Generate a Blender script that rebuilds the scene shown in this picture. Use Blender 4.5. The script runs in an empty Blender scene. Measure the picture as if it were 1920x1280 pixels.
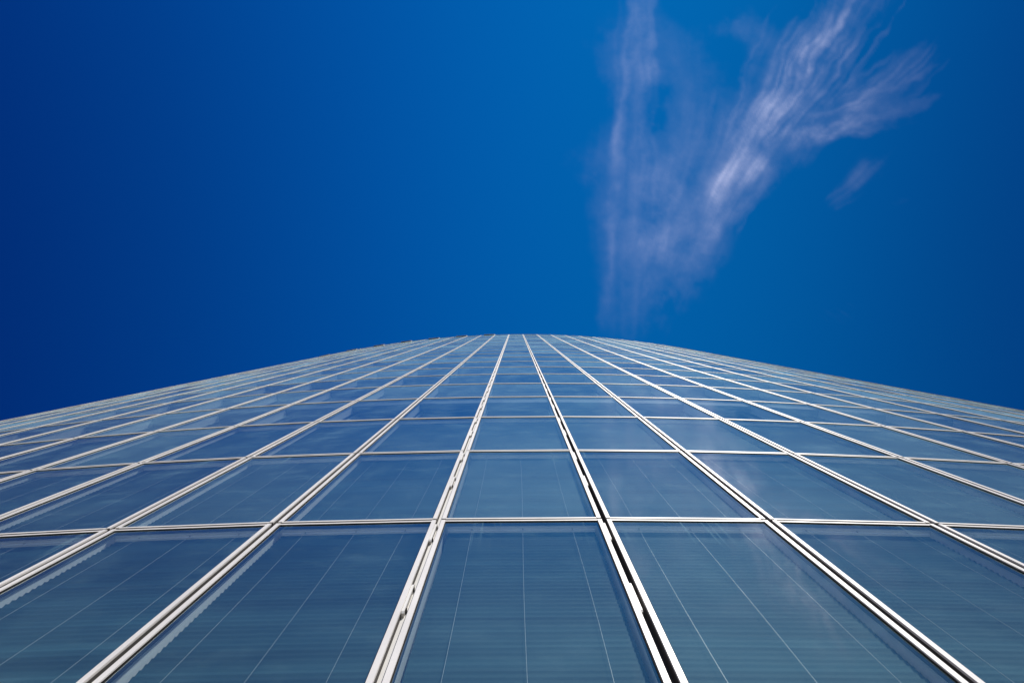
import bpy, math, random
import numpy as np
from mathutils import Vector, Matrix

random.seed(7)
rng = np.random.default_rng(11)
scene = bpy.context.scene
COL = scene.collection

# ------------------------------------------------------------------ measures (metres)
EYE = 1.60                    # camera height
R, D = 100.45, 1.834          # radius of the drum, camera to facade
BAY, PH = 1.50, 0.038         # bay width along the arc, offset of the middle bay
FLOOR = 3.481
Z1 = 6.683 + EYE              # height of transom 1
TOP = 22                      # transom at the roof edge
GAP_V, GAP_H = 0.046, 0.042   # open joints between the units
UW, UH = BAY - GAP_V, FLOOR - GAP_H
RAIL, HEAD = 0.038, 0.033     # face widths of the white frames
G0, G1 = 0.010, 0.020         # glass front and back behind the frame face
BAYS = range(-18, 19)
ROWS = range(-1, TOP)
SUN_EL = 1.0


def zrow(k):
    return Z1 + (k - 1) * FLOOR


# ------------------------------------------------------------------ camera
TILT, SIDE, YAW = 0.03245, 0.00475, -0.00846


def to_cam(p):
    x, y, z = p
    c, s = math.cos(YAW), math.sin(YAW)
    x, y = c * x - s * y, s * x + c * y
    u, v, w = x, -y, z
    u, w = u * math.cos(SIDE) + w * math.sin(SIDE), w * math.cos(SIDE) - u * math.sin(SIDE)
    v, w = v * math.cos(TILT) + w * math.sin(TILT), w * math.cos(TILT) - v * math.sin(TILT)
    return u, v, w


A = Matrix([[to_cam(e)[i] for e in ((1, 0, 0), (0, 1, 0), (0, 0, 1))] for i in range(3)])
cam_data = bpy.data.cameras.new('camera')
cam = bpy.data.objects.new('camera', cam_data)
COL.objects.link(cam)
cam_data.sensor_width = 36.0
cam_data.lens = 36.0 * 1387.0 / 1920.0
cam_data.clip_end = 80000
rot = Matrix((A[0], A[1], (-A[2][0], -A[2][1], -A[2][2]))).transposed()
cam.matrix_world = Matrix.Translation((0, 0, EYE)) @ rot.to_4x4()
scene.camera = cam

# direction of the sun (high behind the viewer, a little to the right)
sun_dir = Vector(A.transposed() @ Vector((410 / 1387, 950 / 1387, 1.0))).normalized()


# ------------------------------------------------------------------ node helpers
def new_mat(name):
    m = bpy.data.materials.new(name)
    m.use_nodes = True
    nt = m.node_tree
    nt.nodes.clear()
    out = nt.nodes.new('ShaderNodeOutputMaterial')
    return m, nt, out


def N(nt, kind, **kw):
    n = nt.nodes.new(kind)
    for k, v in kw.items():
        if k.startswith('i_'):
            key = k[2:]
            key = int(key) if key.isdigit() else key.replace('_', ' ')
            n.inputs[key].default_value = v
        else:
            setattr(n, k, v)
    return n


def L(nt, a, b):
    nt.links.new(a, b)


def math_node(nt, op, a, b=None, clamp=False):
    n = nt.nodes.new('ShaderNodeMath')
    n.operation = op
    n.use_clamp = clamp
    for i, v in enumerate((a, b)):
        if v is None:
            continue
        if isinstance(v, (int, float)):
            n.inputs[i].default_value = v
        else:
            nt.links.new(v, n.inputs[i])
    return n.outputs[0]


def map_range(nt, v, a, b, c, d):
    n = nt.nodes.new('ShaderNodeMapRange')
    n.interpolation_type = 'SMOOTHSTEP'
    n.inputs[1].default_value, n.inputs[2].default_value = a, b
    n.inputs[3].default_value, n.inputs[4].default_value = c, d
    nt.links.new(v, n.inputs[0])
    return n.outputs[0]


def noise(nt, vec, scale, detail=4.0, rough=0.55, mapping=None):
    if mapping is not None:
        mp = nt.nodes.new('ShaderNodeMapping')
        mp.inputs['Scale'].default_value = mapping
        nt.links.new(vec, mp.inputs[0])
        vec = mp.outputs[0]
    n = nt.nodes.new('ShaderNodeTexNoise')
    n.inputs['Scale'].default_value = scale
    n.inputs['Detail'].default_value = detail
    n.inputs['Roughness'].default_value = rough
    nt.links.new(vec, n.inputs['Vector'])
    return n.outputs['Fac']


def random_value(nt):
    """one value per object, and per loose piece where many units share a mesh"""
    o = nt.nodes.new('ShaderNodeObjectInfo')
    g = nt.nodes.new('ShaderNodeNewGeometry')
    return math_node(nt, 'FRACT', math_node(nt, 'ADD', o.outputs['Random'], g.outputs['Random Per Island']))


def painted(name, col, rough, var=0.06, metallic=0.0, spec=0.4):
    m, nt, out = new_mat(name)
    b = N(nt, 'ShaderNodeBsdfPrincipled')
    b.inputs['Roughness'].default_value = rough
    b.inputs['Metallic'].default_value = metallic
    b.inputs['Specular IOR Level'].default_value = spec
    tc = N(nt, 'ShaderNodeTexCoord')
    geo = N(nt, 'ShaderNodeNewGeometry')
    nz = noise(nt, geo.outputs['Position'], 3.0, 5.0, 0.6, (1, 1, 0.35))
    fine = noise(nt, geo.outputs['Position'], 40.0, 2.0, 0.6)
    val = math_node(nt, 'ADD', map_range(nt, nz, 0.3, 0.7, 1.0 - var, 1.0 + var * 0.4),
                    math_node(nt, 'MULTIPLY', math_node(nt, 'SUBTRACT', fine, 0.5), var))
    mul = N(nt, 'ShaderNodeMix', data_type='RGBA', blend_type='MULTIPLY')
    mul.inputs[0].default_value = 1.0
    mul.inputs[6].default_value = (*col, 1)
    comb = N(nt, 'ShaderNodeCombineColor')
    for i in range(3):
        L(nt, val, comb.inputs[i])
    L(nt, comb.outputs[0], mul.inputs[7])
    L(nt, mul.outputs[2], b.inputs['Base Color'])
    L(nt, b.outputs[0], out.inputs[0])
    return m


MAT_WHITE = painted('white_painted_aluminium', (0.66, 0.635, 0.60), 0.45, 0.10)
MAT_BRACKET = painted('pale_aluminium', (0.66, 0.64, 0.60), 0.45, 0.10)
MAT_SEAL = painted('dark_rubber_seal', (0.024, 0.021, 0.020), 0.9, 0.2, spec=0.05)
MAT_JOINT = painted('dark_joint_profile', (0.07, 0.066, 0.062), 0.8, 0.3, spec=0.1)
MAT_LINER = painted('dark_spacer', (0.035, 0.045, 0.06), 0.4, 0.1)
MAT_EDGE = painted('grey_frame_edge', (0.09, 0.085, 0.08), 0.7, 0.2, spec=0.15)
MAT_REVEAL = painted('pale_reveal', (0.90, 0.91, 0.90), 0.5, 0.05)
MAT_INNER = painted('grey_interior', (0.10, 0.13, 0.15), 0.7, 0.3)
MAT_CORD = painted('pale_cord', (0.50, 0.51, 0.50), 0.4, 0.05)
MAT_CAP = painted('grey_metal_coping', (0.16, 0.19, 0.22), 0.5, 0.1)
MAT_FLAP = painted('dark_metal_flap', (0.012, 0.014, 0.02), 0.9, 0.1, spec=0.05)
MAT_CONC = painted('plinth_stone', (0.32, 0.31, 0.29), 0.7, 0.2)


def slat_material():
    m, nt, out = new_mat('grey_blind_slats')
    b = N(nt, 'ShaderNodeBsdfPrincipled')
    b.inputs['Roughness'].default_value = 0.75
    b.inputs['Specular IOR Level'].default_value = 0.12
    o = N(nt, 'ShaderNodeObjectInfo')
    g = N(nt, 'ShaderNodeNewGeometry')
    r1 = map_range(nt, o.outputs['Random'], 0, 1, 0.78, 1.12)
    r2 = map_range(nt, g.outputs['Random Per Island'], 0, 1, 0.92, 1.06)
    nz = noise(nt, g.outputs['Position'], 1.2, 3.0, 0.6, (0.25, 0.25, 3.0))
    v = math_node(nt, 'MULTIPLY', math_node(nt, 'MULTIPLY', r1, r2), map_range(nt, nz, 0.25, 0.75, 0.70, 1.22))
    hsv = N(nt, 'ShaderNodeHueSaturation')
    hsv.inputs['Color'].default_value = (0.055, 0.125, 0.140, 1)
    L(nt, v, hsv.inputs['Value'])
    L(nt, hsv.outputs[0], b.inputs['Base Color'])
    L(nt, b.outputs[0], out.inputs[0])
    return m


MAT_SLAT = slat_material()


def glass_material():
    m, nt, out = new_mat('tinted_facade_glass')
    uv = N(nt, 'ShaderNodeUVMap', uv_map='UVMap')
    geo = N(nt, 'ShaderNodeNewGeometry')
    rnd = random_value(nt)
    # uneven float glass: a very faint roll wave
    bump = N(nt, 'ShaderNodeBump')
    bump.inputs['Strength'].default_value = 0.05
    bump.inputs['Distance'].default_value = 0.02
    L(nt, noise(nt, geo.outputs['Position'], 1.1, 1.0, 0.4), bump.inputs['Height'])
    # reflectance by angle, the same from both sides of the sheet
    dot = N(nt, 'ShaderNodeVectorMath', operation='DOT_PRODUCT')
    L(nt, geo.outputs['Incoming'], dot.inputs[0])
    L(nt, geo.outputs['Normal'], dot.inputs[1])
    cosi = math_node(nt, 'ABSOLUTE', dot.outputs['Value'])
    f = math_node(nt, 'ADD', math_node(nt, 'MULTIPLY', math_node(nt, 'POWER', math_node(nt, 'SUBTRACT', 1.0, cosi), 5.0), 0.96), 0.04)
    # front and back surface of the sheet together
    rr = math_node(nt, 'DIVIDE', math_node(nt, 'MULTIPLY', f, 2.0), math_node(nt, 'ADD', f, 1.0))
    rr = math_node(nt, 'ADD', math_node(nt, 'MULTIPLY', rr, 0.92), 0.08, True)
    tr = N(nt, 'ShaderNodeBsdfTransparent')
    tr.inputs[0].default_value = (0.86, 0.94, 0.95, 1)
    gl = N(nt, 'ShaderNodeBsdfGlossy')
    gl.inputs['Roughness'].default_value = 0.015
    gl.inputs['Color'].default_value = (0.97, 0.98, 0.97, 1)
    # no two panes sit quite in line: each reflects a slightly different piece of sky
    wn = N(nt, 'ShaderNodeTexWhiteNoise', noise_dimensions='1D')
    L(nt, math_node(nt, 'MULTIPLY', rnd, 71.0), wn.inputs['W'])
    lean = N(nt, 'ShaderNodeVectorMath', operation='MULTIPLY_ADD')
    lean.inputs[1].default_value = (0.016, 0.016, 0.016)
    lean.inputs[2].default_value = (-0.008, -0.008, -0.008)
    L(nt, wn.outputs['Color'], lean.inputs[0])
    tilted = N(nt, 'ShaderNodeVectorMath', operation='ADD')
    L(nt, bump.outputs[0], tilted.inputs[0])
    L(nt, lean.outputs[0], tilted.inputs[1])
    nrm = N(nt, 'ShaderNodeVectorMath', operation='NORMALIZE')
    L(nt, tilted.outputs[0], nrm.inputs[0])
    L(nt, nrm.outputs[0], gl.inputs['Normal'])
    mix = N(nt, 'ShaderNodeMixShader')
    L(nt, rr, mix.inputs[0])
    L(nt, tr.outputs[0], mix.inputs[1])
    L(nt, gl.outputs[0], mix.inputs[2])
    # dust film: patches, and rain streaks that hang from the head of the pane
    sep = N(nt, 'ShaderNodeSeparateXYZ')
    L(nt, uv.outputs[0], sep.inputs[0])
    off = N(nt, 'ShaderNodeCombineXYZ')
    L(nt, math_node(nt, 'MULTIPLY', rnd, 37.0), off.inputs[0])
    L(nt, math_node(nt, 'MULTIPLY', rnd, 91.0), off.inputs[1])
    uvo = N(nt, 'ShaderNodeVectorMath', operation='ADD')
    L(nt, uv.outputs[0], uvo.inputs[0])
    L(nt, off.outputs[0], uvo.inputs[1])
    patches = map_range(nt, noise(nt, uvo.outputs[0], 2.2, 5.0, 0.6), 0.40, 0.72, 0.0, 1.0)
    smear = map_range(nt, noise(nt, uvo.outputs[0], 3.0, 4.0, 0.65, (1.0, 3.5, 1.0)), 0.50, 0.70, 0.0, 1.0)
    streak = map_range(nt, noise(nt, uvo.outputs[0], 1.0, 3.0, 0.6, (55.0, 1.4, 1.0)), 0.52, 0.74, 0.0, 1.0)
    hang = map_range(nt, sep.outputs[1], 0.70, 1.0, 0.0, 1.0)
    some = map_range(nt, noise(nt, uvo.outputs[0], 2.6, 1.0, 0.5, (1.0, 0.2, 1.0)), 0.48, 0.62, 0.0, 1.0)
    wet = math_node(nt, 'MULTIPLY', math_node(nt, 'MULTIPLY', streak, hang), some)
    dust = math_node(nt, 'ADD', math_node(nt, 'ADD', math_node(nt, 'MULTIPLY', patches, 0.008), math_node(nt, 'MULTIPLY', smear, 0.010)),
                     math_node(nt, 'ADD', math_node(nt, 'MULTIPLY', wet, 0.07), map_range(nt, rnd, 0, 1, 0.006, 0.017)))
    # a film of dust covers more of the view the flatter one looks along it
    cosv = math_node(nt, 'ADD', cosi, 0.03)
    dust = math_node(nt, 'DIVIDE', dust, cosv, True)
    dust = math_node(nt, 'MINIMUM', dust, 0.5)
    df = N(nt, 'ShaderNodeBsdfDiffuse')
    df.inputs[0].default_value = (0.33, 0.59, 0.65, 1)
    mix2 = N(nt, 'ShaderNodeMixShader')
    L(nt, dust, mix2.inputs[0])
    L(nt, mix.outputs[0], mix2.inputs[1])
    L(nt, df.outputs[0], mix2.inputs[2])
    L(nt, mix2.outputs[0], out.inputs[0])
    return m


MAT_GLASS = glass_material()


def clear_material():
    m, nt, out = new_mat('glass_back_face')
    tr = N(nt, 'ShaderNodeBsdfTransparent')
    tr.inputs[0].default_value = (0.97, 0.99, 0.99, 1)
    L(nt, tr.outputs[0], out.inputs[0])
    return m


MAT_CLEAR = clear_material()


# ------------------------------------------------------------------ mesh helpers
class MB:
    def __init__(self):
        self.v, self.f, self.m, self.uv = [], [], [], {}
        self.mats = []

    def mi(self, mat):
        if mat not in self.mats:
            self.mats.append(mat)
        return self.mats.index(mat)

    def box(self, x0, x1, y0, y1, z0, z1, mat):
        b = len(self.v)
        self.v += [(x, y, z) for z in (z0, z1) for y in (y0, y1) for x in (x0, x1)]
        i = self.mi(mat)
        for q in ((0, 1, 5, 4), (1, 3, 7, 5), (3, 2, 6, 7), (2, 0, 4, 6), (4, 5, 7, 6), (1, 0, 2, 3)):
            self.f.append(tuple(b + k for k in q))
            self.m.append(i)

    def ring(self, x0, x1, z0, z1, t, h, y0, y1, mat):
        """rectangular frame: side bars t wide, head and sill h high"""
        b = len(self.v)
        for y in (y0, y1):
            self.v += [(x0, y, z0), (x1, y, z0), (x1, y, z1), (x0, y, z1)]
            self.v += [(x0 + t, y, z0 + h), (x1 - t, y, z0 + h), (x1 - t, y, z1 - h), (x0 + t, y, z1 - h)]
        i = self.mi(mat)
        for k in range(4):
            n = (k + 1) % 4
            for q in ((k, n, 4 + n, 4 + k), (8 + n, 8 + k, 12 + k, 12 + n), (4 + k, 4 + n, 12 + n, 12 + k), (n, k, 8 + k, 8 + n)):
                self.f.append(tuple(b + a for a in q))
                self.m.append(i)

    def prism(self, pts, x0, x1, mat):
        """profile pts (y, z), extruded along x"""
        b = len(self.v)
        n = len(pts)
        for x in (x0, x1):
            self.v += [(x, y, z) for y, z in pts]
        i = self.mi(mat)
        self.f.append(tuple(b + k for k in range(n)))
        self.m.append(i)
        self.f.append(tuple(b + n + k for k in reversed(range(n))))
        self.m.append(i)
        for k in range(n):
            q = (k + 1) % n
            self.f.append((b + q, b + k, b + n + k, b + n + q))
            self.m.append(i)

    def rod(self, x, y, z0, z1, r, mat, n=6, bow=0.0, segs=1):
        b = len(self.v)
        i = self.mi(mat)
        for s in range(segs + 1):
            t = s / segs
            xx = x + bow * math.sin(math.pi * t)
            for k in range(n):
                a = 2 * math.pi * k / n
                self.v.append((xx + r * math.cos(a), y + r * math.sin(a), z0 + (z1 - z0) * t))
        for s in range(segs):
            for k in range(n):
                q = (k + 1) % n
                self.f.append((b + s * n + k, b + s * n + q, b + (s + 1) * n + q, b + (s + 1) * n + k))
                self.m.append(i)
        self.f.append(tuple(b + k for k in reversed(range(n))))
        self.m.append(i)
        self.f.append(tuple(b + segs * n + k for k in range(n)))
        self.m.append(i)

    def pane(self, x0, x1, z0, z1):
        """a sheet of glass: coated front face with UVs, clear back and edges"""
        b = len(self.v)
        self.v += [(x0, G0, z0), (x1, G0, z0), (x1, G0, z1), (x0, G0, z1), (x0, G1, z0), (x1, G1, z0), (x1, G1, z1), (x0, G1, z1)]
        self.uv[len(self.f)] = ((0, 0), (1, 0), (1, 1), (0, 1))
        self.f.append((b, b + 1, b + 2, b + 3))
        self.m.append(self.mi(MAT_GLASS))
        i = self.mi(MAT_CLEAR)
        for q in ((5, 4, 7, 6), (0, 4, 5, 1), (1, 5, 6, 2), (2, 6, 7, 3), (3, 7, 4, 0)):
            self.f.append(tuple(b + k for k in q))
            self.m.append(i)

    def add(self, other, a, z):
        """another mesh stood at angle a of the drum, at height z"""
        p = place(a, z)
        c, s = math.cos(a), math.sin(a)
        b, fb = len(self.v), len(self.f)
        self.v += [(p[0] + c * x - s * y, p[1] + s * x + c * y, z + w) for x, y, w in other.v]
        mm = [self.mi(k) for k in other.mats]
        for k, f in enumerate(other.f):
            self.f.append(tuple(b + q for q in f))
            self.m.append(mm[other.m[k]])
        for k, u in other.uv.items():
            self.uv[fb + k] = u

    def mesh(self, name):
        me = bpy.data.meshes.new(name)
        me.from_pydata(self.v, [], self.f)
        for m in self.mats:
            me.materials.append(m)
        me.polygons.foreach_set('material_index', self.m)
        if self.uv:
            lay = me.uv_layers.new(name='UVMap')
            for k, u in self.uv.items():
                p = me.polygons[k]
                for j, li in enumerate(p.loop_indices):
                    lay.data[li].uv = u[j]
        me.update()
        return me


def place(a, z=0.0):
    return (R * math.sin(a), D + R * (1 - math.cos(a)), z)


def obj(name, me, parent=None, loc=(0, 0, 0), rz=0.0, **props):
    o = bpy.data.objects.new(name, me)
    COL.objects.link(o)
    o.parent = parent
    o.location = loc
    o.rotation_euler = (0, 0, rz)
    for k, v in props.items():
        o[k] = v
    return o


# ------------------------------------------------------------------ one window unit (origin: bottom centre of its face)
X0, X1 = -UW / 2, UW / 2
ZB, ZT = GAP_H / 2, GAP_H / 2 + UH
IX0, IX1 = X0 + RAIL, X1 - RAIL        # clear opening
IZ0, IZ1 = ZB + HEAD, ZT - HEAD


def pane_mb():
    m = MB()
    m.pane(IX0 - 0.01, IX1 + 0.01, IZ0 - 0.01, IZ1 + 0.01)
    return m


def frame_mb():
    m = MB()
    m.ring(X0, X1, ZB, ZT, RAIL, HEAD, 0.0, G0 - 0.001, MAT_WHITE)
    m.ring(X0 + 0.001, X1 - 0.001, ZB + 0.001, ZT - 0.001, RAIL - 0.012, HEAD - 0.012, G0 - 0.001, 0.085, MAT_EDGE)
    for x in (X0, X1 - RAIL):
        m.box(x + 0.0008, x + RAIL - 0.0008, -0.005, 0.0005, ZB + 0.0012, ZT - 0.0012, MAT_WHITE)
    return m


def gasket_mb():
    m = MB()
    m.ring(IX0, IX1, IZ0, IZ1, 0.006, 0.006, 0.003, G0 - 0.0008, MAT_SEAL)
    m.ring(IX0, IX1, IZ0, IZ1, 0.010, 0.010, G1 + 0.001, 0.044, MAT_LINER)
    return m


def reveal_mb(kind):
    m = MB()
    x0, x1, z0, z1 = IX0 - 0.010, IX1 + 0.010, IZ0 - 0.010, IZ1 + 0.010
    if kind == 'blind':
        m.ring(x0 - 0.012, x1 + 0.012, z0 - 0.012, z1 + 0.012, 0.016, 0.016, 0.045, 0.24, MAT_REVEAL)
    else:
        m.ring(x0 - 0.012, x1 + 0.012, z0 - 0.012, z1 + 0.012, 0.016, 0.016, 0.045, 0.21, MAT_REVEAL)
        m.ring(x0 - 0.012, x1 + 0.012, z0 - 0.012, z1 + 0.012, 0.013, 0.013, 0.2105, 0.27, MAT_LINER)
        m.ring(x0 - 0.012, x1 + 0.012, z0 - 0.012, z1 + 0.012, 0.018, 0.018, 0.2705, 0.34, MAT_REVEAL)
        # closed panel behind the head of the pane, deeper on the plant floor
        h = 0.66 if kind == 'bulkhead' else 0.14
        m.box(x0 + 0.006, x1 - 0.006, 0.056, 0.20, z1 - h, z1 - 0.006, MAT_INNER)
    return m


def interior_mb():
    m = MB()
    m.box(IX0 - 0.02, IX1 + 0.02, 0.345, 0.36, IZ0 - 0.02, IZ1 + 0.02, MAT_INNER)
    return m


def blind_mb(tilt):
    m = MB()
    w, p = 0.080, 0.072
    yc = 0.105
    z = IZ0 + 0.05
    xa, xb = IX0 + 0.028, IX1 - 0.028
    while z < IZ1 - 0.05:
        t = min(max((z - IZ0) / (IZ1 - IZ0) * 1.25 - 0.15, 0), 1)
        t = t * t * (3 - 2 * t)
        ang = -math.radians(tilt[0] + (tilt[1] - tilt[0]) * t + random.gauss(0, 0.5))
        c, s = math.cos(ang), math.sin(ang)
        # shallow curved slat, closed with its outer edge high
        prof = []
        for t in (-0.5, -0.17, 0.17, 0.5):
            bulge = 0.003 * (1 - (2 * t) ** 2)
            prof.append((t * w * c - bulge * s, t * w * s + bulge * c))
        low = [(y + 0.0012 * s, q - 0.0012 * c) for y, q in reversed(prof)]
        jit = random.uniform(-0.0015, 0.0015)
        m.prism([(yc + y, z + q + jit) for y, q in prof + low], xa, xb, MAT_SLAT)
        z += p
    return m


def rail_mb():
    m = MB()
    m.box(IX0 + 0.026, IX1 - 0.026, 0.075, 0.135, IZ1 - 0.045, IZ1 - 0.005, MAT_REVEAL)
    return m


def foot_mb():
    m = MB()
    m.box(IX0 + 0.026, IX1 - 0.026, 0.088, 0.122, IZ0 + 0.003, IZ0 + 0.018, MAT_REVEAL)
    return m


def cord_mb(bow):
    m = MB()
    m.rod(0, 0.066, IZ0 + 0.01, IZ1 - 0.006, 0.0011, MAT_CORD, 6, bow, 8)
    m.rod(0, 0.064, IZ1 - 0.05, IZ1 - 0.03, 0.006, MAT_CORD, 8)  # pale bead standing in for the sun glint on the cord
    return m


TILTS = [(85, 74), (84, 77), (82, 70)]
PANE, FRAME, GASKET, INTERIOR, RAILS, FOOT = pane_mb(), frame_mb(), gasket_mb(), interior_mb(), rail_mb(), foot_mb()
REVEAL = {k: reveal_mb(k) for k in ('blind', 'bulkhead', 'open')}
BLIND = [blind_mb(t) for t in TILTS]
CORDS = [cord_mb(b) for b in (0.006, -0.008, 0.010)]
CORD_X = (-0.445, 0.012, 0.455)


def row_kind(k):
    return 'blind' if k <= 2 else ('bulkhead' if k == 3 else 'open')


def project(p):
    u, v, w = to_cam((p[0], p[1], p[2] - EYE))
    if w <= 0.05:
        return None
    return 960 + 1387 * u / w, 640 - 1387 * v / w


def screen_area(n, k):
    """area of the pane inside the frame, in photograph pixels"""
    a = (n * BAY + PH) / R
    g = 12
    tot, cells = 0.0, []
    for i in range(g):
        for j in range(g):
            q = []
            for di, dj in ((0, 0), (1, 0), (1, 1), (0, 1)):
                x = X0 + UW * (i + di) / g
                z = zrow(k) + ZB + UH * (j + dj) / g
                p = place(a)
                s = project((p[0] + math.cos(a) * x, p[1] + math.sin(a) * x, z))
                if s is None:
                    q = None
                    break
                q.append(s)
            if q is None:
                continue
            cx = sum(t[0] for t in q) / 4
            cy = sum(t[1] for t in q) / 4
            if 0 <= cx <= 1920 and 0 <= cy <= 1280:
                ar = sum(q[t][0] * q[(t + 1) % 4][1] - q[(t + 1) % 4][0] * q[t][1] for t in range(4)) / 2
                tot += max(ar if True else 0, 0) if ar > 0 else -ar if abs(a) < 0.188 else 0
    return tot


# ------------------------------------------------------------------ the tower
tower = bpy.data.objects.new('glass_tower', None)
COL.objects.link(tower)
tower.location = (0, D + R, 0)
tower['label'] = 'curved glass office tower with white window frames, seen from its foot'
tower['category'] = 'skyscraper'
BASE = Vector((0, D + R, 0))


def part(name, me, a=None, z=0.0, **props):
    """a part of the tower; with a: stood on the facade at that angle, else in world measures"""
    loc = Vector(place(a, z)) - BASE if a is not None else -BASE
    return obj(name, me, tower, loc, a or 0.0, **props)


units = [(n, k) for k in ROWS for n in BAYS]
units.sort(key=lambda u: -screen_area(*u))
near, rest = units[:100], units[100:]

ME = dict(pane=PANE.mesh('window'), frame=FRAME.mesh('frame'), gasket=GASKET.mesh('gasket'), interior=INTERIOR.mesh('back_panel'), rails=RAILS.mesh('head_rail'), foot=FOOT.mesh('bottom_rail'))
ME_REVEAL = {k: v.mesh('reveal') for k, v in REVEAL.items()}
ME_BLIND = [b.mesh('blind') for b in BLIND]
ME_CORD = [c.mesh('cord') for c in CORDS]
tilt_of = {}
for n, k in units:
    tilt_of[(n, k)] = random.choice((0, 0, 1, 2))

first = {}
for n, k in near:
    w = part('window', ME['pane'], (n * BAY + PH) / R, zrow(k))
    subs = [('frame', ME['frame']), ('gasket', ME['gasket']), ('reveal', ME_REVEAL[row_kind(k)]), ('back_panel', ME['interior'])]
    if k <= 2:
        subs += [('blind', ME_BLIND[tilt_of[(n, k)]]), ('head_rail', ME['rails']), ('bottom_rail', ME['foot'])]
    for nm, me in subs:
        obj(nm, me, w)
    if k <= 1:
        for j, x in enumerate(CORD_X):
            obj('cord', ME_CORD[(j + n + 2 * k) % 3], w, (x, 0, 0))

far = MB()
for n, k in rest:
    a, z = (n * BAY + PH) / R, zrow(k)
    for q in (PANE, FRAME, GASKET, REVEAL[row_kind(k)], INTERIOR):
        far.add(q, a, z)
    if k <= 2:
        far.add(BLIND[tilt_of[(n, k)]], a, z)
        far.add(RAILS, a, z)
        far.add(FOOT, a, z)
part('window', far.mesh('windows_above'), kind='stuff')

# joints: a dark profile set back between neighbouring units, one per mullion line
ZBOT, ZTOP = zrow(-1), zrow(TOP)
jm = MB()
jm.box(-GAP_V / 2 + 0.0005, GAP_V / 2 - 0.0005, 0.062, 0.09, 0, ZTOP - ZBOT, MAT_JOINT)
jm.box(-0.006, 0.006, 0.052, 0.0625, 0, ZTOP - ZBOT, MAT_SEAL)
jme = jm.mesh('mullion_joint')
mull = [n + 0.5 for n in range(-19, 19)]
for q in mull:
    part('mullion_joint', jme, (q * BAY + PH) / R, ZBOT)
for k in range(-1, TOP + 1):
    m = MB()
    s = MB()
    s.box(-UW / 2, UW / 2, 0.0015, 0.08, -GAP_H / 2 + 0.0005, GAP_H / 2 - 0.0005, MAT_SEAL)
    for n in BAYS:
        m.add(s, (n * BAY + PH) / R, zrow(k))
    part('transom_joint', m.mesh('transom_joint'))

# cradle guide brackets in the two joints in front of the viewer
bm_ = MB()
bm_.prism([(0.004, 0.02), (0.012, 0.0), (0.050, 0.0), (0.050, 0.50), (0.012, 0.50), (0.004, 0.48)], -GAP_V / 2 + 0.001, -GAP_V / 2 + 0.019, MAT_BRACKET)
for zz in (0.07, 0.43):
    bm_.box(-GAP_V / 2 + 0.019, -GAP_V / 2 + 0.027, 0.012, 0.034, zz - 0.016, zz + 0.016, MAT_SEAL)
cv = MB()
cv.box(-GAP_V / 2 + 0.0015, 0.004, 0.040, 0.050, 0, ZTOP - ZBOT, MAT_BRACKET)
part('joint_cover', cv.mesh('joint_cover'), (-0.5 * BAY + PH) / R, ZBOT)
bme = bm_.mesh('guide_bracket')
for q in (-0.5, 0.5):
    for k in range(0, TOP):
        for dz in (-0.60, -2.10):
            part('guide_bracket', bme, (q * BAY + PH) / R, zrow(k + 1) + dz)

# roof edge
cap = MB()
cs = MB()
cs.prism([(-0.012, 0.0), (-0.012, 0.10), (0.06, 0.13), (0.45, 0.10), (0.45, 0.0)], -BAY / 2 - 0.004, BAY / 2 + 0.004, MAT_CAP)
for n in BAYS:
    cap.add(cs, (n * BAY + PH) / R, ZTOP + GAP_H / 2 + 0.004)
part('coping', cap.mesh('coping'))
fl = MB()
fl.prism([(-0.002, -0.40), (-0.075, -0.37), (-0.075, -0.355), (-0.002, -0.36)], -BAY / 2 + 0.30, BAY / 2 - 0.14, MAT_FLAP)
fl.box(BAY / 2 - 0.137, BAY / 2 - 0.01, -0.085, -0.003, -0.41, -0.34, MAT_WHITE)
fl.box(-BAY / 2 + 0.30, BAY / 2 - 0.14, -0.092, -0.077, -0.375, -0.345, MAT_WHITE)
fl.box(-BAY / 2 + 0.32, -BAY / 2 + 0.36, -0.06, -0.004, -0.354, -0.28, MAT_FLAP)
fme = fl.mesh('roof_flap')
for n in (-2, -4, -6, -8, -10, -12, -14):
    part('roof_flap', fme, (n * BAY + PH) / R, ZTOP + 0.4)

# body of the drum behind the units, and the stone base they stand on
body = MB()
SEG = 160
rin = R - 0.42
for i in range(SEG):
    a0, a1 = 2 * math.pi * i / SEG, 2 * math.pi * (i + 1) / SEG
    b = len(body.v)
    for a in (a0, a1):
        for z in (0.0, ZTOP - 0.02):
            body.v.append((rin * math.sin(a), D + R - rin * math.cos(a), z))
    body.f.append((b, b + 2, b + 3, b + 1))
    body.m.append(body.mi(MAT_INNER))
b = len(body.v)
body.v += [(rin * math.sin(2 * math.pi * i / SEG), D + R - rin * math.cos(2 * math.pi * i / SEG), ZTOP - 0.02) for i in range(SEG)]
body.f.append(tuple(range(b, b + SEG)))
body.m.append(0)
part('core', body.mesh('core'))
pl = MB()
ps = MB()
ps.prism([(0.0, 0.0), (0.0, ZBOT - 0.05), (0.03, ZBOT), (0.40, ZBOT), (0.40, 0.0)], -BAY / 2 - 0.004, BAY / 2 + 0.004, MAT_CONC)
for n in BAYS:
    pl.add(ps, (n * BAY + PH) / R, 0.0)
part('plinth', pl.mesh('plinth'))

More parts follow.
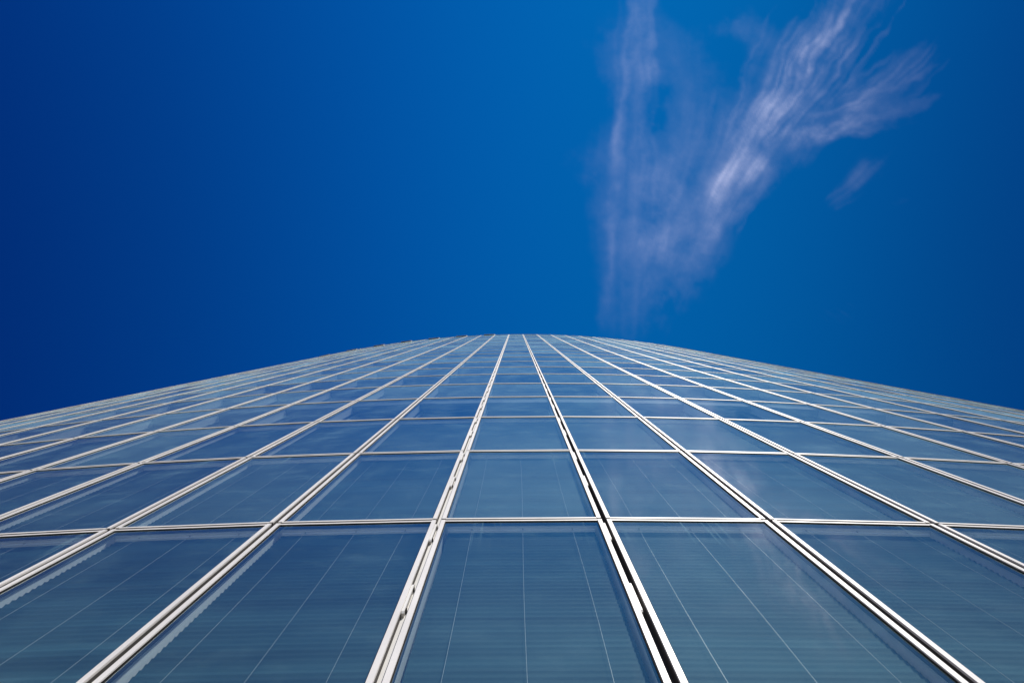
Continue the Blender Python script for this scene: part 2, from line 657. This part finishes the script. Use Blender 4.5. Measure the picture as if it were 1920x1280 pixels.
# ------------------------------------------------------------------ ground
gm, nt, out = new_mat('pale_paving')
b = N(nt, 'ShaderNodeBsdfPrincipled')
b.inputs['Roughness'].default_value = 0.8
geo = N(nt, 'ShaderNodeNewGeometry')
br = N(nt, 'ShaderNodeTexBrick')
br.inputs['Scale'].default_value = 1.0
br.inputs['Color1'].default_value = (0.46, 0.45, 0.42, 1)
br.inputs['Color2'].default_value = (0.41, 0.40, 0.38, 1)
br.inputs['Mortar'].default_value = (0.12, 0.12, 0.12, 1)
br.inputs['Mortar Size'].default_value = 0.012
br.inputs['Brick Width'].default_value = 1.2
br.inputs['Row Height'].default_value = 0.6
L(nt, geo.outputs['Position'], br.inputs['Vector'])
L(nt, br.outputs[0], b.inputs['Base Color'])
L(nt, b.outputs[0], out.inputs[0])
g = MB()
g.v = [(-20000, -20000, 0), (20000, -20000, 0), (20000, 20000, 0), (-20000, 20000, 0)]
g.f = [(0, 1, 2, 3)]
g.m = [g.mi(gm)]
obj('ground', g.mesh('ground'), kind='structure', label='pale paved plaza at the foot of the tower', category='ground')

# ------------------------------------------------------------------ cirrus clouds: thin sheets of ice cloud 7 km up
CLOUD_Z = 7000.0
AT = A.transposed()


def sky_point(px, py, z):
    d_ = AT @ Vector(((px - 960) / 1387, (640 - py) / 1387, 1.0))
    t = (z - EYE) / d_.z
    return d_.x * t, d_.y * t


# plan coordinates: s = metres per photograph pixel at this height; the sheets are laid out in plan
PX = CLOUD_Z / 1387.0


def lattice(shape, cell, seed):
    r = np.random.default_rng(seed)
    h, w = shape
    gh, gw = int(h / cell[0]) + 3, int(w / cell[1]) + 3
    t = r.random((gh, gw))
    yy, xx = np.mgrid[0:h, 0:w]
    fy, fx = yy / cell[0], xx / cell[1]
    iy, ix = fy.astype(int), fx.astype(int)
    ty, tx = fy - iy, fx - ix
    ty, tx = ty * ty * (3 - 2 * ty), tx * tx * (3 - 2 * tx)
    return (t[iy, ix] * (1 - ty) * (1 - tx) + t[iy + 1, ix] * ty * (1 - tx) + t[iy, ix + 1] * (1 - ty) * tx + t[iy + 1, ix + 1] * ty * tx)


def fbm(shape, cell, seed, octs=4, gain=0.55):
    o, amp, tot = 0, 1.0, 0.0
    for i in range(octs):
        c = (max(cell[0] / 2 ** i, 1.2), max(cell[1] / 2 ** i, 1.2))
        o = o + amp * lattice(shape, c, seed + i)
        tot += amp
        amp *= gain
    return o / tot


def lattice_at(u, v, seed):
    t = np.random.default_rng(seed).random((256, 256))
    iu, iv = np.floor(u).astype(int), np.floor(v).astype(int)
    fu, fv = u - iu, v - iv
    fu, fv = fu * fu * (3 - 2 * fu), fv * fv * (3 - 2 * fv)
    g_ = lambda a, b_: t[a % 256, b_ % 256]
    return (g_(iu, iv) * (1 - fu) * (1 - fv) + g_(iu + 1, iv) * fu * (1 - fv) + g_(iu, iv + 1) * (1 - fu) * fv + g_(iu + 1, iv + 1) * fu * fv)


def fan_noise(X, Y, cx, cy, spokes, reach, seed, octs=4):
    """streaks that fan out from a point, as ice falling from one head is drawn out by the wind"""
    phi, r = np.arctan2(Y - cy, X - cx) + 4, np.hypot(X - cx, Y - cy)
    o, amp, tot = 0, 1.0, 0.0
    for i in range(octs):
        o = o + amp * lattice_at(phi * spokes * 1.9 ** i, r / reach * 1.6 ** i, seed + i)
        tot += amp
        amp *= 0.62
    return o / tot


def spline(pts, n):
    p = np.array(pts, float)
    p = np.vstack([2 * p[0] - p[1], p, 2 * p[-1] - p[-2]])
    out = []
    segs = len(p) - 3
    for i in range(n):
        t = i / (n - 1) * segs
        k = min(int(t), segs - 1)
        u = t - k
        a, b_, c, d_ = p[k:k + 4]
        out.append(0.5 * (2 * b_ + (c - a) * u + (2 * a - 5 * b_ + 4 * c - d_) * u * u + (3 * b_ - a - 3 * c + d_) * u ** 3))
    return np.array(out)


STEP = 3.0


class Sheet:
    def __init__(self, x0, y0, x1, y1):
        self.x0, self.y0 = x0, y0
        self.nx, self.ny = int((x1 - x0) / STEP) + 1, int((y1 - y0) / STEP) + 1
        self.X, self.Y = np.meshgrid(x0 + STEP * np.arange(self.nx), y0 + STEP * np.arange(self.ny))
        sh = (self.ny, self.nx)
        self.WX = self.X + 34 * (fbm(sh, (24, 24), 5, 4) - 0.5) + 5 * (fbm(sh, (6, 6), 15, 2) - 0.5)
        self.WY = self.Y + 34 * (fbm(sh, (24, 24), 25, 4) - 0.5) + 5 * (fbm(sh, (6, 6), 35, 2) - 0.5)
        self.LX = self.X + 46 * (fbm(sh, (50, 50), 45, 2) - 0.5)
        self.LY = self.Y + 46 * (fbm(sh, (50, 50), 55, 2) - 0.5)
        self.d = np.zeros(sh)

    def splat(self, x, y, rx, ry, ang, amp):
        r = 3.2 * max(rx, ry) + 40
        i0, i1 = max(int((y - r - self.y0) / STEP), 0), min(int((y + r - self.y0) / STEP) + 1, self.ny)
        j0, j1 = max(int((x - r - self.x0) / STEP), 0), min(int((x + r - self.x0) / STEP) + 1, self.nx)
        if i1 <= i0 or j1 <= j0:
            return
        dx, dy = self.WX[i0:i1, j0:j1] - x, self.WY[i0:i1, j0:j1] - y
        c, s = math.cos(ang), math.sin(ang)
        u, v = (dx * c + dy * s) / rx, (-dx * s + dy * c) / ry
        self.d[i0:i1, j0:j1] += amp * np.exp(-0.5 * (u * u + v * v))

    def stroke(self, pts, width, amp, fade=(0.2, 0.3)):
        """one soft streak along a curve; width (start, end) and strength"""
        n = 50
        p = spline(pts, n)
        ln = np.linalg.norm(np.diff(p, axis=0), axis=1).sum()
        step = ln / n
        for i in range(n):
            t = i / (n - 1)
            w = width[0] + (width[1] - width[0]) * t
            q = p[min(i + 1, n - 1)] - p[max(i - 1, 0)]
            f = min(1, t / fade[0] if fade[0] else 1) * min(1, (1 - t) / fade[1] if fade[1] else 1)
            ex = max(w * 0.8, step)
            self.splat(p[i, 0], p[i, 1], ex, w, math.atan2(q[1], q[0]), amp * f * step / (ex * 2.5))

    def hair(self, pts, spread, n, width, amp, fade=(0.25, 0.4)):
        """many fine filaments fanned about a curve"""
        base = np.array(pts, float)
        for _ in range(n):
            o = rng.normal(0, 1)
            t = np.linspace(0, 1, len(base))
            tang = np.gradient(base, axis=0)
            nor = np.stack([-tang[:, 1], tang[:, 0]], 1)
            nor /= np.linalg.norm(nor, axis=1)[:, None]
            off = o * (spread[0] + (spread[1] - spread[0]) * t)
            p = base + nor * off[:, None] + rng.normal(0, 4, base.shape)
            a, b_ = sorted((rng.uniform(-0.25, 0.35), rng.uniform(0.65, 1.2)))
            s = spline(p, 40)[int(max(a, 0) * 39):int(min(b_, 1) * 39) + 1]
            self.stroke(s[::max(len(s) // 6, 1)], (width * rng.uniform(0.6, 1.5), width * rng.uniform(0.6, 1.8)), amp * rng.uniform(0.4, 1.4), fade)

    def build(self, name, label, grain, seed):
        sh = (self.ny, self.nx)
        cx, cy, spokes, reach, comb, gain = grain
        fan = fan_noise(self.LX, self.LY, cx, cy, spokes, reach, seed)
        puff = fbm(sh, (22, 22), seed + 20, 5, 0.6)
        streaks = np.clip((fan - 0.30) / 0.38, 0, 1.3)
        tex = ((1 - comb) + 1.25 * comb * streaks ** 1.3) * (0.28 + 1.44 * np.clip((puff - 0.24) / 0.52, 0, 1))
        dens = self.d * tex
        dens = dens * np.clip(dens / 0.05, 0, 1) ** 0.4
        al = 1 - np.exp(-gain * dens)
        soft = np.clip((al - 0.0006) / 0.012, 0, 1)
        al = al * soft * soft * (3 - 2 * soft)
        keep = al > 0.0003
        # lose the rim softly
        verts, idx, av = [], -np.ones(sh, int), []
        hz = fbm(sh, (40, 40), seed + 50, 3) - 0.5
        faces = []
        cellk = keep[:-1, :-1] | keep[1:, :-1] | keep[:-1, 1:] | keep[1:, 1:]
        need = np.zeros(sh, bool)
        need[:-1, :-1] |= cellk
        need[1:, :-1] |= cellk
        need[:-1, 1:] |= cellk
        need[1:, 1:] |= cellk
        for i, j in zip(*np.nonzero(need)):
            idx[i, j] = len(verts)
            x, y = sky_point(self.X[i, j], self.Y[i, j], CLOUD_Z)
            verts.append((x, y, CLOUD_Z + 160 * hz[i, j]))
            av.append(al[i, j] if keep[i, j] else 0.0)
        for i, j in zip(*np.nonzero(cellk)):
            faces.append((idx[i, j], idx[i, j + 1], idx[i + 1, j + 1], idx[i + 1, j]))
        me = bpy.data.meshes.new(name)
        me.from_pydata(verts, [], [tuple(int(q) for q in f) for f in faces])
        at = me.attributes.new('ice', 'FLOAT', 'POINT')
        at.data.foreach_set('value', np.array(av, dtype=np.float32))
        me.polygons.foreach_set('use_smooth', [True] * len(me.polygons))
        me.materials.append(MAT_CLOUD)
        me.update()
        return obj(name, me, kind='stuff', label=label, category='cloud', group='cirrus clouds above the tower')


m, nt, out = new_mat('ice_cloud')
at = N(nt, 'ShaderNodeAttribute', attribute_name='ice')
geo = N(nt, 'ShaderNodeNewGeometry')
fine = noise(nt, geo.outputs['Position'], 0.012, 5.0, 0.65, (1.0, 1.0, 1.0))
al = math_node(nt, 'MULTIPLY', at.outputs['Fac'], map_range(nt, fine, 0.25, 0.75, 0.86, 1.14), True)
tr = N(nt, 'ShaderNodeBsdfTransparent')
tl = N(nt, 'ShaderNodeBsdfTranslucent')
tl.inputs[0].default_value = (0.84, 0.82, 0.95, 1)
mx = N(nt, 'ShaderNodeMixShader')
L(nt, al, mx.inputs[0])
L(nt, tr.outputs[0], mx.inputs[1])
L(nt, tl.outputs[0], mx.inputs[2])
L(nt, mx.outputs[0], out.inputs[0])
MAT_CLOUD = m

pl_ = Sheet(1230, -330, 1880, 570)
S, H_ = pl_.stroke, pl_.hair
# bright head with its folds
S([(1312, 480), (1332, 410), (1365, 340), (1415, 280), (1470, 215)], (10, 36), 0.50, (0.4, 0.35))
S([(1330, 385), (1362, 325), (1432, 312)], (12, 14), 0.46)
S([(1322, 368), (1345, 328), (1385, 300)], (7, 9), 0.36)
S([(1442, 335), (1405, 372), (1345, 425)], (9, 8), 0.36)
S([(1380, 300), (1425, 318), (1452, 338)], (9, 9), 0.32)
S([(1360, 345), (1395, 295), (1440, 245)], (44, 50), 0.20)
S([(1345, 420), (1330, 450), (1312, 480)], (9, 5), 0.2)
# the upper fan
S([(1400, 290), (1480, 170), (1560, 30), (1640, -120)], (30, 52), 0.16)
H_([(1385, 310), (1450, 215), (1520, 110), (1590, -20), (1650, -160)], (20, 60), 40, 1.8, 0.12, (0.3, 0.5))
H_([(1380, 320), (1440, 240), (1500, 160), (1560, 60), (1640, -80), (1720, -220)], (14, 50), 54, 2.2, 0.10)
S([(1410, 300), (1480, 205), (1530, 110), (1570, 50), (1605, 0), (1650, -80)], (5, 4), 0.34, (0.2, 0.4))
S([(1470, 190), (1515, 110), (1545, 60), (1575, -30)], (4, 6), 0.36)
S([(1480, 180), (1520, 95), (1535, 70)], (3.5, 3.5), 0.26)
S([(1425, 250), (1440, 180), (1436, 125)], (5, 4), 0.14)
H_([(1340, 330), (1390, 240), (1440, 150), (1500, 50)], (18, 34), 24, 3, 0.07)
S([(1290, 330), (1340, 240), (1420, 120)], (50, 64), 0.08)
H_([(1345, 460), (1400, 380), (1450, 330)], (10, 16), 14, 2.2, 0.07, (0.3, 0.5))
# the branches to the right
S([(1440, 285), (1490, 254), (1560, 242), (1640, 222), (1750, 196)], (11, 6), 0.34, (0.15, 0.6))
S([(1450, 280), (1540, 236), (1660, 205)], (26, 20), 0.12)
H_([(1450, 280), (1500, 250), (1570, 236), (1650, 212), (1750, 190)], (7, 18), 16, 2.6, 0.09)
S([(1500, 235), (1600, 200), (1680, 150), (1730, 90), (1752, 40)], (22, 22), 0.09, (0.3, 0.3))
H_([(1540, 215), (1620, 180), (1690, 140), (1735, 80), (1756, 25)], (14, 30), 20, 2.6, 0.06)
S([(1630, 172), (1700, 158), (1760, 122)], (4, 4), 0.16)
S([(1640, 215), (1700, 196), (1790, 176)], (8, 8), 0.08)
S([(1480, 200), (1560, 190), (1640, 200), (1740, 186)], (40, 34), 0.08)
H_([(1500, 230), (1580, 205), (1660, 185), (1770, 150)], (10, 34), 24, 1.9, 0.07, (0.3, 0.6))
S([(1598, 205), (1602, 150), (1606, 110)], (8, 6), 0.10)
S([(1310, 60), (1380, 35), (1430, 80), (1450, 150), (1440, 230)], (18, 26), 0.10)
pl_.build('cirrus_cloud', 'bright white plume of cirrus fanning out to the upper right', (1215, 640, 26, 200, 0.42, 0.135), 101)

ve = Sheet(960, -260, 1480, 690)  # cirrus haze, plus upright streaks drawn partly for the lens flare beam
S, H_ = ve.stroke, ve.hair
S([(1200, -250), (1190, -20), (1172, 150), (1158, 280), (1148, 400), (1136, 520), (1124, 620)], (5, 8), 0.17, (0.2, 0.25))
S([(1164, 190), (1156, 250), (1152, 290)], (4, 4), 0.20)
S([(1204, -250), (1204, 0), (1200, 120), (1202, 260), (1190, 400), (1160, 560)], (18, 48), 0.08, (0.3, 0.3))
S([(1212, -300), (1204, -60), (1200, 60), (1200, 160)], (10, 12), 0.10, (0.1, 0.6))  # lens flare streak, drawn as cloud
H_([(1206, -250), (1202, 0), (1196, 200), (1186, 400), (1150, 600)], (12, 26), 18, 3, 0.07, (0.3, 0.3))
S([(1290, 230), (1250, 350), (1205, 460), (1160, 570)], (70, 34), 0.22, (0.45, 0.4))
S([(1335, 420), (1295, 510), (1235, 610)], (30, 30), 0.20, (0.3, 0.4))
S([(1320, 300), (1270, 420), (1220, 560)], (70, 54), 0.15)
H_([(1310, 260), (1270, 380), (1225, 500), (1170, 610)], (30, 16), 16, 3.5, 0.05, (0.4, 0.4))
S([(1050, 280), (1105, 310), (1140, 335)], (20, 26), 0.05)
S([(1070, 350), (1130, 310), (1158, 250)], (34, 30), 0.05)
S([(1340, 120), (1290, 260), (1240, 420), (1180, 600)], (70, 60), 0.10, (0.4, 0.4))
S([(1130, 560), (1180, 600), (1240, 650)], (44, 44), 0.08)
S([(1100, 40), (1180, 110), (1280, 130), (1360, 170)], (50, 54), 0.12)
ve.build('cirrus_cloud', 'faint veil of cirrus above the roof edge, upright streaks partly standing in for lens flare', (1130, 1000, 36, 380, 0.20, 0.125), 201)

sm = Sheet(1470, 230, 1830, 650)
S, H_ = sm.stroke, sm.hair
S([(1540, 400), (1590, 365), (1630, 325), (1690, 280)], (17, 10), 0.20)
H_([(1540, 395), (1600, 355), (1640, 315), (1700, 275)], (9, 10), 12, 2.6, 0.05)
S([(1655, 372), (1680, 380), (1700, 366)], (6, 6), 0.10)
S([(1530, 595), (1580, 590), (1620, 575)], (22, 20), 0.07)
S([(1560, 250), (1600, 290), (1650, 330)], (34, 26), 0.05)
sm.build('cirrus_cloud', 'small separate wisp of cirrus below the bright plume', (1450, 520, 24, 140, 0.5, 0.055), 301)

# ------------------------------------------------------------------ light
sd = bpy.data.lights.new('sun', 'SUN')
sd.energy = 4.6
sd.angle = math.radians(0.53)
sd.color = (1.0, 0.95, 0.88)
so = bpy.data.objects.new('sun', sd)
COL.objects.link(so)
so.rotation_euler = sun_dir.to_track_quat('Z', 'Y').to_euler()
so.location = (0, -60, 120)

world = bpy.data.worlds.new('World')
scene.world = world
world.use_nodes = True
nt = world.node_tree
nt.nodes.clear()
out = N(nt, 'ShaderNodeOutputWorld')
bg = N(nt, 'ShaderNodeBackground')
sky = N(nt, 'ShaderNodeTexSky', sky_type='NISHITA')
sky.sun_disc = False
sky.sun_elevation = math.asin(sun_dir.z)
sky.sun_rotation = math.atan2(sun_dir.x, sun_dir.y)
sky.air_density = 1.0
sky.dust_density = 0.05
sky.ozone_density = 1.0
# deep polarised blue with lens vignetting put in: darkens to both sides, green and red before blue
tc = N(nt, 'ShaderNodeTexCoord')
sx = N(nt, 'ShaderNodeSeparateXYZ')
L(nt, tc.outputs['Generated'], sx.inputs[0])
pos = math_node(nt, 'MULTIPLY', math_node(nt, 'ADD', sx.outputs[0], 1.0), 0.5)
ramp = N(nt, 'ShaderNodeValToRGB')
ramp.color_ramp.interpolation = 'B_SPLINE'
STOPS = [(-1.0, (0.003, 0.04, 0.29)), (-0.62, (0.003, 0.115, 0.53)), (-0.40, (0.003, 0.26, 0.79)), (-0.20, (0.003, 0.42, 1.06)), (0.0, (0.003, 0.58, 1.22)),
         (0.20, (0.003, 0.63, 1.20)), (0.38, (0.003, 0.48, 0.97)), (0.55, (0.003, 0.26, 0.66)), (0.75, (0.01, 0.16, 0.5))]
els = ramp.color_ramp.elements
for p, c in STOPS[1:]:
    els.new((p + 1) / 2)
els.remove(els[len(els) - 1])
for e, (p, c) in zip(els, STOPS):
    e.color = (c[0], c[1] * 0.71, c[2] * 0.68, 1)
mul = N(nt, 'ShaderNodeMix', data_type='RGBA', blend_type='MULTIPLY')
mul.inputs[0].default_value = 1.0
even = N(nt, 'ShaderNodeMix', data_type='RGBA')
even.inputs[0].default_value = 0.55
even.inputs[7].default_value = (0.95, 1.62, 2.95, 1)
L(nt, sky.outputs[0], even.inputs[6])
L(nt, even.outputs[2], mul.inputs[6])
L(nt, ramp.outputs[0], mul.inputs[7])
L(nt, pos, ramp.inputs[0])
L(nt, tc.outputs['Generated'], sky.inputs[0])
L(nt, mul.outputs[2], bg.inputs[0])
bg.inputs[1].default_value = 0.125
L(nt, bg.outputs[0], out.inputs[0])

# ------------------------------------------------------------------ render settings
scene.view_settings.view_transform = 'Standard'
scene.view_settings.look = 'None'
scene.view_settings.exposure = 0.35
scene.view_settings.gamma = 1.0
scene.view_settings.use_curve_mapping = False
cy = scene.cycles
cy.max_bounces = 8
cy.transparent_max_bounces = 16
cy.diffuse_bounces = 3
cy.glossy_bounces = 4
cy.caustics_reflective = False
cy.caustics_refractive = False
